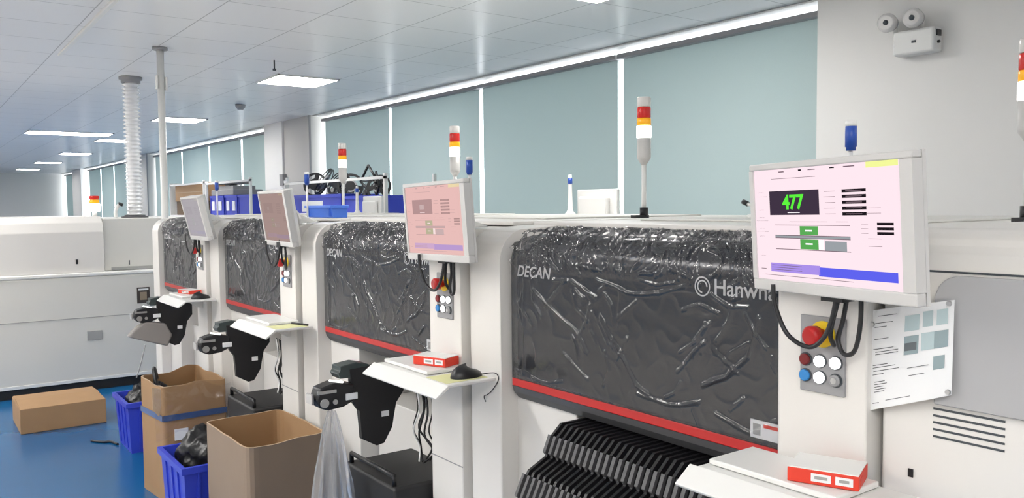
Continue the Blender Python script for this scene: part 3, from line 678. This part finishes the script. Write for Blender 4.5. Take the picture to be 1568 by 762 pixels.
# feeder bank in the nearest machine
fl = [(1.18, .60), (1.18, .69), (1.30, .775), (1.325, .83), (1.335, .845), (1.395, .872), (1.415, .925), (1.45, .955), (1.62, .955), (1.62, .60)]
t0 = None
for j in range(24):
    y = 1.215+j*.0235
    if t0 is None:
        t0 = thing('component_feeder', (1.40, y, .60), 'x', 'feeder', 'slim feeders in the nearest machine bank')
        MB().prism(fl, 1, y-.0045, y+.0045).build('feeder_body', black, t0)
        MB().prism([(1.388, .885), (1.408, .93), (1.416, .926), (1.396, .875)], 1, y-.0055, y+.0055).build('latch', lipg, t0)
        MB().prism([(1.29, .785), (1.318, .84), (1.326, .834), (1.30, .775)], 1, y-.005, y+.005).build('release_tab', lipg, t0)
        o = t0
    else:
        o = copy_tree(t0); o.location.y = y
    tag(o, 'slim black feeder at the near right end of the bank' if j == 0 else ('slim black feeder at the far left end of the bank, beside the white panel' if j == 23 else 'slim black feeder in the tight bank under the nearest machine hood'), 'feeder', 'slim feeders in the nearest machine bank')
t = thing('feeder_cart', (1.45, 1.45, 0), 'black feeder cart under the nearest machine, carrying the slim feeders', 'cart', 'black feeder carts')
MB().box(1.16, 1.90, 1.10, 1.775, .12, .598, bev=.01).build('cart_body', blackm, t)
MB().tube([(1.175, 1.14, .598), (1.15, 1.14, .66), (1.15, 1.74, .66), (1.175, 1.74, .598)], .010, black, sub=1).build('handle', None, t)
for xx in (1.22, 1.80):
    for yy in (1.16, 1.72): MB().cyl((xx, yy-.015, .06), (xx, yy+.015, .06), .06, blackm).build('caster', None, t)

# ------------------------------------------------------------------ reflow oven across the end of the aisle
t = thing('reflow_oven', (1.2, 8.4, 0), 'long white oven cabinet across the end of the aisle at the left', 'oven')
mb = MB(); mb.box(.15, 2.6, 7.85, 9.2, .08, .985, white2, .012); mb.build('lower_cabinet', None, t)
MB().box(.15, 2.6, 7.84, 8.02, .985, 1.015, bev=.008).build('top_ledge', trimw, t)
MB().box(.15, 2.6, 7.844, 7.851, .085, .11).build('base_trim', trimw, t)
MB().box(.16, 2.59, 7.88, 9.1, 0, .08).build('plinth', blackm, t)
MB().box(.15, 2.6, 7.8475, 7.851, .628, .634).build('door_gap', label, t)
for x0, x1, z0, z1 in ((1.232, 1.352, .433, .513), (1.644, 1.735, .433, .505)):
    MB().box(x0, x1, 7.842, 7.851, z0, z1, bev=.003).build('recessed_handle', label, t)
mb = MB(); mb.box(1.640, 1.745, 7.844, 7.851, .721, .862, mat('sticker_dark', (.05, .04, .035), .4)); mb.box(1.665, 1.72, 7.842, 7.845, .75, .82, mat('sticker_brown', (.3, .24, .17), .5)); mb.box(1.65,1.735,7.842,7.845,.835,.85,paper)
mb.build('warning_sticker', None, t)
MB().box(1.46, 1.80, 7.9425, 7.951, 1.018, 1.045).build('dark_slot', label, t)
MB().box(1.40, 2.6, 7.95, 9.1, 1.015, 1.475, bev=.01).build('upper_cabinet', white2, t)
lh = [(7.87, 1.015), (7.87, 1.36), (7.90, 1.44), (7.97, 1.492), (9.1, 1.492), (9.1, 1.015)]
MB().prism(lh, 0, .15, 1.393, bev=.006).build('rounded_hood', white, t)
MB().box(1.17, 1.185, 7.86, 7.871, 1.09, 1.13).build('latch', black, t)
MB().box(1.605, 1.611, 7.945, 7.951, 1.06, 1.10).build('latch', ink, t)
# small signal tower + camera on the oven
X, Y = 1.385, 8.20
t = thing('signal_tower', (X, Y, 1.493), 'tiny distant signal tower on the oven at the far left', 'signal tower')
MB().cyl((X, Y, 1.492), (X, Y, 1.54), .02, trimw).build('base', None, t)
for z0, z1, mm, nm, rr in ((1.535,1.605,whiteon,'white_lens',.048),(1.606,1.64,yellens,'amber_lens',.04),(1.641,1.675,redlens,'red_lens',.04)):
    MB().lathe((X, Y, z0), (X, Y, z1), [(0,rr-.006),(.15,rr),(.85,rr),(1,rr-.004)], mm, 20).build(nm, None, t)
t = thing('oven_bracket', (1.57, 8.2, 1.476), 'small white curved fitting on the oven left of the duct', 'bracket')
MB().tube([(1.56, 8.2, 1.478), (1.555, 8.2, 1.53), (1.575, 8.2, 1.58), (1.60, 8.2, 1.60)], .016, trimw).build('arm', None, t)
MB().cyl((1.595, 8.2, 1.585), (1.605, 8.2, 1.61), .022, black).build('cap', None, t)
# corrugated duct
t = thing('exhaust_duct', (1.73, 8.25, 1.476), 'white corrugated exhaust duct rising from the oven to the ceiling', 'duct')
prof = [(0, .06)]; n = 34
for j in range(n): prof += [((j+.1)/n, .058), ((j+.3)/n, .073), ((j+.5)/n, .073), ((j+.75)/n, .052)]
prof += [(1, .06)]
ductm = mat('duct_foil', (.82, .83, .84), .16, spec=.8, coat=.5)
MB().lathe((1.73, 8.25, 1.49), (1.73, 8.25, CZ-.05), prof, ductm, 28).build('corrugated_hose', None, t)
MB().lathe((1.73, 8.25, 1.4755), (1.73, 8.25, 1.50), [(0,.115),(.5,.115),(.6,.09),(1,.09)], lipg, 28).build('lower_flange', None, t)
MB().lathe((1.73, 8.25, CZ-.055), (1.73, 8.25, CZ), [(0,.083),(.5,.083),(.55,.10),(1,.10)], grey, 28).build('upper_collar', None, t)
# thin pole to the ceiling
t = thing('service_pole', (1.60, 6.62, 0), 'thin white pole rising to the ceiling just left of the farthest machine', 'pole')
MB().cyl((1.60, 6.62, 0), (1.60, 6.62, CZ), .026, trimw, 20).build('pole_shaft', None, t)
MB().cyl((1.60, 6.62, CZ-.02), (1.60, 6.62, CZ), .055, grey).build('ceiling_flange', None, t)
for z0 in (2.52,):
    MB().box(1.565, 1.575, 6.59, 6.64, z0-.07, z0+.03, trimw).box(1.625, 1.64, 6.59, 6.64, z0-.08, z0+.02, trimw).build('junction_clip', None, t)

# ------------------------------------------------------------------ cartons and bins on the floor
def open_carton(name, C, z1, lb, mo, mi, wob=.006, z0=0.0, th=.008, rnd=.03, extra=None, bulge=0.0):
    """C: four (x,y) corners; open topped thin walled carton with rounded corners"""
    cx, cy = sum(c[0] for c in C)/4, sum(c[1] for c in C)/4
    def ring(inset, r):
        out = []
        n = len(C)
        for i in range(n):
            p0, p, p1 = (Vector(C[(i+d) % n]) for d in (-1, 0, 1))
            a = (p0-p).normalized(); b = (p1-p).normalized(); bis = (a+b).normalized()
            q = p+bis*inset*1.41
            for k in range(5):
                t_ = k/4; A = q+a*r; B = q+b*r
                out.append((A*(1-t_)**2+q*2*t_*(1-t_)+B*t_*t_))
            nxt = Vector(C[(i+1) % n]); bq = nxt+((Vector(C[(i+2) % n])-nxt).normalized()+(p-nxt).normalized()).normalized()*inset*1.41
            for k in range(1, 8):
                A = q+b*r; B = bq+(p-nxt).normalized()*r
                s_ = k/8; pt = A*(1-s_)+B*s_; nrm = Vector((pt.x-cx, pt.y-cy)).normalized()
                out.append(pt+nrm*bulge*math.sin(s_*math.pi))
        return out
    o_, i_ = ring(0, rnd), ring(th, rnd*.8)
    t = thing(name, (cx, cy, z0), lb, 'box', 'open cardboard cartons')
    mb = MB(); N = len(o_); zs = [z0+(z1-z0)*k/6 for k in range(7)]
    def zr(p): return z1+wob*noise.noise(Vector((p.x*8, p.y*8, z1*5)))*2
    rings = []
    for z in zs: rings.append([mb.bm.verts.new((p.x, p.y, z if z < z1 else zr(p))) for p in o_])
    for z in zs[::-1]: rings.append([mb.bm.verts.new((p.x, p.y, max(z, z0+.01) if z < z1 else zr(p))) for p in i_])
    a, b = mb.mi(mo), mb.mi(mi); rim = mb.mi(cardl)
    for k in range(len(rings)-1):
        for j in range(N):
            f = mb.bm.faces.new((rings[k][j], rings[k][(j+1) % N], rings[k+1][(j+1) % N], rings[k+1][j])); f.material_index = a if k < 6 else (rim if k == 6 else b); f.smooth = False
    f = mb.bm.faces.new(rings[-1]); f.material_index = b
    f = mb.bm.faces.new(rings[0][::-1]); f.material_index = a
    mb.build('carton_wall', None, t)
    return t
# big open carton in front
open_carton('open_carton', [(1.057, 3.80), (1.067, 3.245), (1.425, 3.30), (1.425, 3.82)], .60, 'large open empty cardboard box with dull outside, nearest of the boxes', cardd, card, .0035, rnd=.05)
# tall taped carton behind it
t = open_carton('open_carton', [(1.03, 4.92), (1.065, 4.58), (1.40, 4.585), (1.385, 5.10)], .62, 'tall cardboard box with blue tape band and torn top, black scraps inside', card, card, .011, rnd=.02)
mb = MB()
for (a, b) in (((1.0285, 4.915), (1.0625, 4.578)), ((1.065, 4.5775), (1.40, 4.582))):
    a, b = Vector((*a, 0)), Vector((*b, 0)); d = (b-a); nrm = Vector((d.y, -d.x, 0)).normalized()
    if nrm.dot(Vector((-1, -1, 0))) < 0: nrm = -nrm
    c = (a+b)/2+nrm*.0015; mb.obox((c.x, c.y, .45), d, nrm*.002, (0, 0, .032), tape)
mb.build('tape_band', None, t)
MB().box(1.12, 1.19, 4.572, 4.579, .325, .385, bev=.001).build('shipping_label', paper, t)
MB().prism([(1.02, .62), (1.02, .50), (1.05, .46), (1.08, .60)], 1, 4.60, 4.605).build('torn_flap', cardl, t)
# clear film draped over that carton
def df_(u, v):
    x = 1.02+.40*u; h = .63-.26*v+.012*math.sin(u*13+v*4); return (x, 4.565-.02*v+.014*noise.noise(Vector((u*6, v*5, 2))), h-.05*abs(u-.35))
tag(MB().grid(df_, 30, 16).build('film_scrap', film, None, (1.2, 4.56, .4)), 'clear film draped over the front of the tall taped box', 'plastic film')
# lump helper
def lump(name, c, r, lb, cat, mm=bagb, sq=(1, 1, 1), seed=0, group=None):
    bm = bmesh.new(); bmesh.ops.create_icosphere(bm, subdivisions=4, radius=1)
    for v in bm.verts:
        n = v.co.normalized(); f = 1+.25*noise.noise(n*2.3+Vector((seed, 0, 0)))+.12*(1-abs(noise.noise(n*5+Vector((seed, 3, 0))))*2)
        v.co = Vector((n.x*r*sq[0]*f, n.y*r*sq[1]*f, n.z*r*sq[2]*f))+Vector(c)
    for f in bm.faces: f.smooth = True
    mb = MB(); mb.bm.free(); mb.bm = bm
    return tag(mb.build(name, mm, None, (c[0], c[1], c[2]-r*sq[2])), lb, cat, group)
lump('black_scrap', (1.11, 4.86, .51), .07, 'black scrap material poking out of the tall taped box', 'scrap', bagb, (.8, 1, 1.1), 4)
tag(MB().tube([(1.10, 4.84, .56), (1.095, 4.86, .62), (1.10, 4.90, .665), (1.12, 4.93, .60)], .012, black).build('black_strap', None, None, (1.1, 4.87, .5)), 'black strap loop sticking out of the tall taped box', 'strap')
# closed carton at the left
t = thing('closed_carton', (.86, 6.85, 0), 'low closed cardboard box on the floor in front of the oven', 'box')
MB().box(.60, 1.145, 6.60, 7.10, 0, .175, bev=.004).build('carton_body', card, t)
MB().obox((.87, 6.74, .182), (.53, 0, .0), (0, .27, .02), (0, 0, .004), card).build('lid_flap', None, t)
MB().obox((.87, 6.98, .184), (.53, 0, .0), (0, .24, -.012), (0, 0, .004), card).build('lid_flap', None, t)
# blue crates on the floor
def floor_bin(x0, x1, y0, y1, h, lb, m=bluep, rz=0, flip=False):
    cx, cy = (x0+x1)/2, (y0+y1)/2; t = thing('blue_bin', (cx, cy, 0), lb, 'bin', 'blue plastic bins on the floor', local=True); t.rotation_euler = (0, 0, math.radians(rz))
    hx, hy = (x1-x0)/2, (y1-y0)/2; k = .88
    mb = MB(); th = .006
    def loop(fx, fy, z): return [(-fx, -fy, z), (fx, -fy, z), (fx, fy, z), (-fx, fy, z)]
    L = [loop(hx*k, hy*k, 0), loop(hx, hy, h-.03), loop(hx+.014, hy+.014, h-.03), loop(hx+.014, hy+.014, h), loop(hx-th, hy-th, h), loop(hx*k-th, hy*k-th, .01)]
    V = [[mb.bm.verts.new(p) for p in l] for l in L]
    for a, b in zip(V, V[1:]):
        for j in range(4): mb.bm.faces.new((a[j], a[(j+1) % 4], b[(j+1) % 4], b[j]))
    mb.bm.faces.new(V[0][::-1]); mb.bm.faces.new(V[-1])
    mb.build('tub', m, t)
    mb = MB()
    for s in (-1, 1):
        for q in (-.5, 0, .5): mb.prism([(hx*k*s, .02), (hx*s, h-.03), (hx*s+.008*s, h-.03), (hx*k*s+.006*s, .02)], 1, hy*q-.006, hy*q+.006); mb.prism([(hy*k*s, .02), (hy*s, h-.03), (hy*s+.008*s, h-.03), (hy*k*s+.006*s, .02)], 0, hx*q-.006, hx*q+.006)
    mb.build('rib', m, t); return t
floor_bin(1.10, 1.38, 5.62, 6.02, .33, 'blue plastic bin on the floor beside the tall taped box, black bag inside')
lump('black_bag', (1.24, 5.80, .28), .12, 'black plastic bag bulging out of the blue bin beside the tall taped box', 'bag', bagb, (.85, 1.1, 1.1), 1, 'black bags in the bins')
floor_bin(.985, 1.245, 3.88, 4.30, .38, 'blue plastic bin between the two open cardboard boxes, black bag inside')
lump('black_bag', (1.13, 4.08, .36), .13, 'black plastic bag in the blue bin between the two open boxes', 'bag', bagb, (.85, 1.05, .95), 2, 'black bags in the bins')
tag(MB().tube([(.96, 6.1, .008), (1.02, 6.02, .008), (1.06, 6.0, .008), (1.085, 5.9, .008)], .008, black).build('floor_cable', None, None, (1.0, 6.0, 0)), 'short black cable on the blue floor beside the bin', 'cable')

# ------------------------------------------------------------------ on the machine tops and racks behind
def crate(x0, x1, y0, y1, z0, h, lb, mm, labels=0, grp='blue crates above the machines'):
    t = thing('blue_crate', ((x0+x1)/2, (y0+y1)/2, z0), lb, 'crate', grp)
    mb = MB(); th = .006
    mb.box(x0, x1, y0, y1, z0, z0+.008); mb.box(x0, x0+th, y0, y1, z0, z0+h); mb.box(x1-th, x1, y0, y1, z0, z0+h); mb.box(x0, x1, y0, y0+th, z0, z0+h); mb.box(x0, x1, y1-th, y1, z0, z0+h)
    mb.build('tub', mm, t)
    mb = MB(); e = .012
    for a in ((x0-e, x0, y0-e, y1+e), (x1, x1+e, y0-e, y1+e), (x0, x1, y0-e, y0), (x0, x1, y1, y1+e)): mb.box(*a, z0+h-.03, z0+h)
    mb.box(x0-e*.6, x0, y0, y0+.02, z0, z0+h-.03); mb.box(x0-e*.6, x0, y1-.02, y1, z0, z0+h-.03); mb.build('rim', mm, t)
    for j in range(labels):
        yy = y0+(y1-y0)*(j+.35)/max(labels, 1)
        MB().box(x0-.010, x0-.0005, yy, yy+(y1-y0)*.3/labels*1.4, z0+h*.25, z0+h*.72).build('white_label', paper, t)
    return t
# light blue crate on the third machine, slightly tilted open face
t = thing('light_blue_crate', (1.76, 4.00, 1.503), 'light blue plastic crate on top of the third machine, next to its monitor', 'crate')
mb = MB(); mb.prism([(1.725, 1.504), (1.712, 1.563), (1.80, 1.563), (1.80, 1.504)], 1, 3.85, 4.17, bluel, bev=.003); mb.box(1.706, 1.806, 3.842, 4.178, 1.552, 1.566, bluel, .003)
mb.build('tub', None, t); MB().box(1.708,1.722,3.87,3.878,1.51,1.552,bluel).build('rib', None, t); MB().box(1.708,1.722,4.14,4.148,1.51,1.552,bluel).build('rib', None, t)
def rack(y0, y1, x0, x1, zs, zt, lb, panel=False):
    t = thing('steel_rack', ((x0+x1)/2, (y0+y1)/2, 0), lb, 'rack', 'white steel racks behind the machines')
    for x in (x0, x1-.03):
        for y in (y0, y1-.03): MB().box(x, x+.03, y, y+.03, 0, zt).build('post', trimw, t)
    for z in zs: MB().box(x0, x1, y0, y1, z-.025, z, bev=.003).build('shelf', trimw, t)
    MB().box(x0, x0+.02, y0, y1, zt-.05, zt-.025).build('top_rail', trimw, t)
    if panel: MB().box(x0+.03, x1-.03, y1-.012, y1-.004, .4, zt).build('side_panel', trimw, t)
    return t
rack(6.55, 8.95, 3.42, 3.95, (.4, .95, 1.45), 1.85, 'white steel rack behind the third machine carrying blue crates and black reels')
rack(10.15, 12.0, 3.45, 3.95, (.4, .95, 1.45), 1.93, 'white steel rack with labelled blue bins, left of the far pillar')
rack(12.10, 13.95, 3.45, 3.95, (.4, .95, 1.45), 1.95, 'white steel rack holding a brown cardboard box, beside the farthest monitor', True)
crate(3.5, 3.9, 7.62, 8.9, 1.45, .235, 'large blue crate on the rack behind the third machine, left part', bluep, 1)
crate(3.5, 3.9, 6.85, 7.55, 1.45, .21, 'blue crate on the rack partly behind the signal tower', bluep)
for j, (a, b) in enumerate(((11.33, 11.93), (10.78, 11.27), (10.22, 10.73))):
    crate(3.5, 3.88, a, b, 1.45, .27, 'blue bin with white labels on the far rack, %s of three' % ('leftmost', 'middle', 'rightmost')[j], bluep, 2 if j < 2 else 0)
tag(MB().box(3.5, 3.9, 10.95, 11.9, 1.722, 1.80, bev=.01).box(3.55, 3.85, 11.1, 11.75, 1.80, 1.85, grey).build('stacked_tray', blackm, None, (3.7, 11.4, 1.722)), 'dark tray stacked on the labelled blue bins', 'tray')
tag(MB().box(3.52, 3.8, 11.2, 11.85, 1.875, 1.92, bev=.008).box(3.6,3.7,11.4,11.6,1.85,1.875).build('grey_tray', grey, None, (3.66, 11.5, 1.85)), 'grey tray topmost on the far rack stack', 'tray')
t = thing('cardboard_box', (3.7, 12.95, 1.45), 'brown cardboard box on the white rack beside the farthest monitor', 'box')
MB().box(3.5, 3.9, 12.18, 13.80, 1.66, 1.93, bev=.004).build('carton_body', card, t); MB().box(3.497, 3.5, 12.18, 13.8, 1.79, 1.80).build('tape_strip', cardl, t)
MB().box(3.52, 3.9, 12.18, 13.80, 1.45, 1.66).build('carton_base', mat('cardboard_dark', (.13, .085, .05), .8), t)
# black reels and frames
def reel(c, r, nrm, lb):
    c = Vector(c); nrm = Vector(nrm).normalized(); x = nrm.orthogonal().normalized(); y = nrm.cross(x)
    t = thing('component_reel', c-Vector((0, 0, r)), lb, 'reel', 'black component reels on the rack')
    for s in (-1, 1):
        mb = MB()
        mb.lathe(c+nrm*s*.012, c+nrm*(s*.012+.002), [(0, r*.38), (0, r*.38), (1, r*.38)], black, 24)
        for ro, ri in ((r, r*.86),):
            n = 40; R = [[mb.bm.verts.new(c+nrm*(s*.012+dz)+(x*math.cos(a)+y*math.sin(a))*q) for a in (2*math.pi*j/n for j in range(n))] for q, dz in ((ri, 0), (ro, 0), (ro, .002), (ri, .002))]
            for a_, b_ in ((0, 1), (1, 2), (2, 3), (3, 0)):
                for j in range(n): mb.bm.faces.new((R[a_][j], R[a_][(j+1) % n], R[b_][(j+1) % n], R[b_][j]))
        for j in range(3):
            a = 2*math.pi*j/3; d = x*math.cos(a)+y*math.sin(a); mb.obox(c+nrm*(s*.012+.001)+d*r*.62, d*r*.55, nrm.cross(d)*r*.3, nrm*.002)
        mb.build('flange', black, t)
    MB().cyl(c-nrm*.012, c+nrm*.012, r*.5, grey if random.random() < .5 else blackm, 24).build('tape_roll', None, t)
    return t
rd = [((3.62, 8.55, 1.80), .13, (-.7, -.6, .2)), ((3.60, 8.25, 1.82), .16, (-.6, .5, .5)), ((3.62, 7.95, 1.80), .14, (-.8, -.2, .5)), ((3.60, 7.62, 1.76), .13, (-.5, -.8, .3)), ((3.77, 7.97, 1.70), .12, (-.9, .1, .2)),
      ((3.62, 7.30, 1.72), .14, (-.9, .3, .3)), ((3.62, 7.05, 1.74), .12, (-.7, -.6, .4)), ((3.76, 8.42, 1.70), .13, (-.9, 0, .4))]
for j, (c, r, n) in enumerate(rd):
    reel(c, r, n, ['black reel leaning at the left end of the reel heap', 'largest black reel topmost in the heap over the blue crate', 'black reel in the middle of the heap', 'black reel right against the signal tower', 'black reel low in the middle of the heap', 'black reel under the square frame', 'small black reel at the right end of the heap', 'black reel low at the left of the heap'][j])
for j, (c, h, ax) in enumerate([((3.60, 7.22, 1.80), .15, (0, 1, 0)), ((3.58, 7.02, 1.74), .14, (.3, .9, 0))]):
    c = Vector(c); a = Vector(ax).normalized(); P = [c+a*h*1.15, c+Vector((0, 0, h)), c-a*h*1.15, c-Vector((0, 0, h*.6)), c+a*h*1.15]
    mb = MB()
    for p, q in zip(P, P[1:]): mb.cyl(p, q, .012, black, 8)
    mb.cyl(P[0], P[2], .007, black, 8)
    tag(mb.build('wire_frame', None, None, tuple(P[3])), ('pointed black wire frame sticking up right of the signal tower', 'smaller black wire frame lying in the reel heap')[j], 'wire frame')
for o in list(bpy.data.objects):
    if '_o' in o: del o['_o']
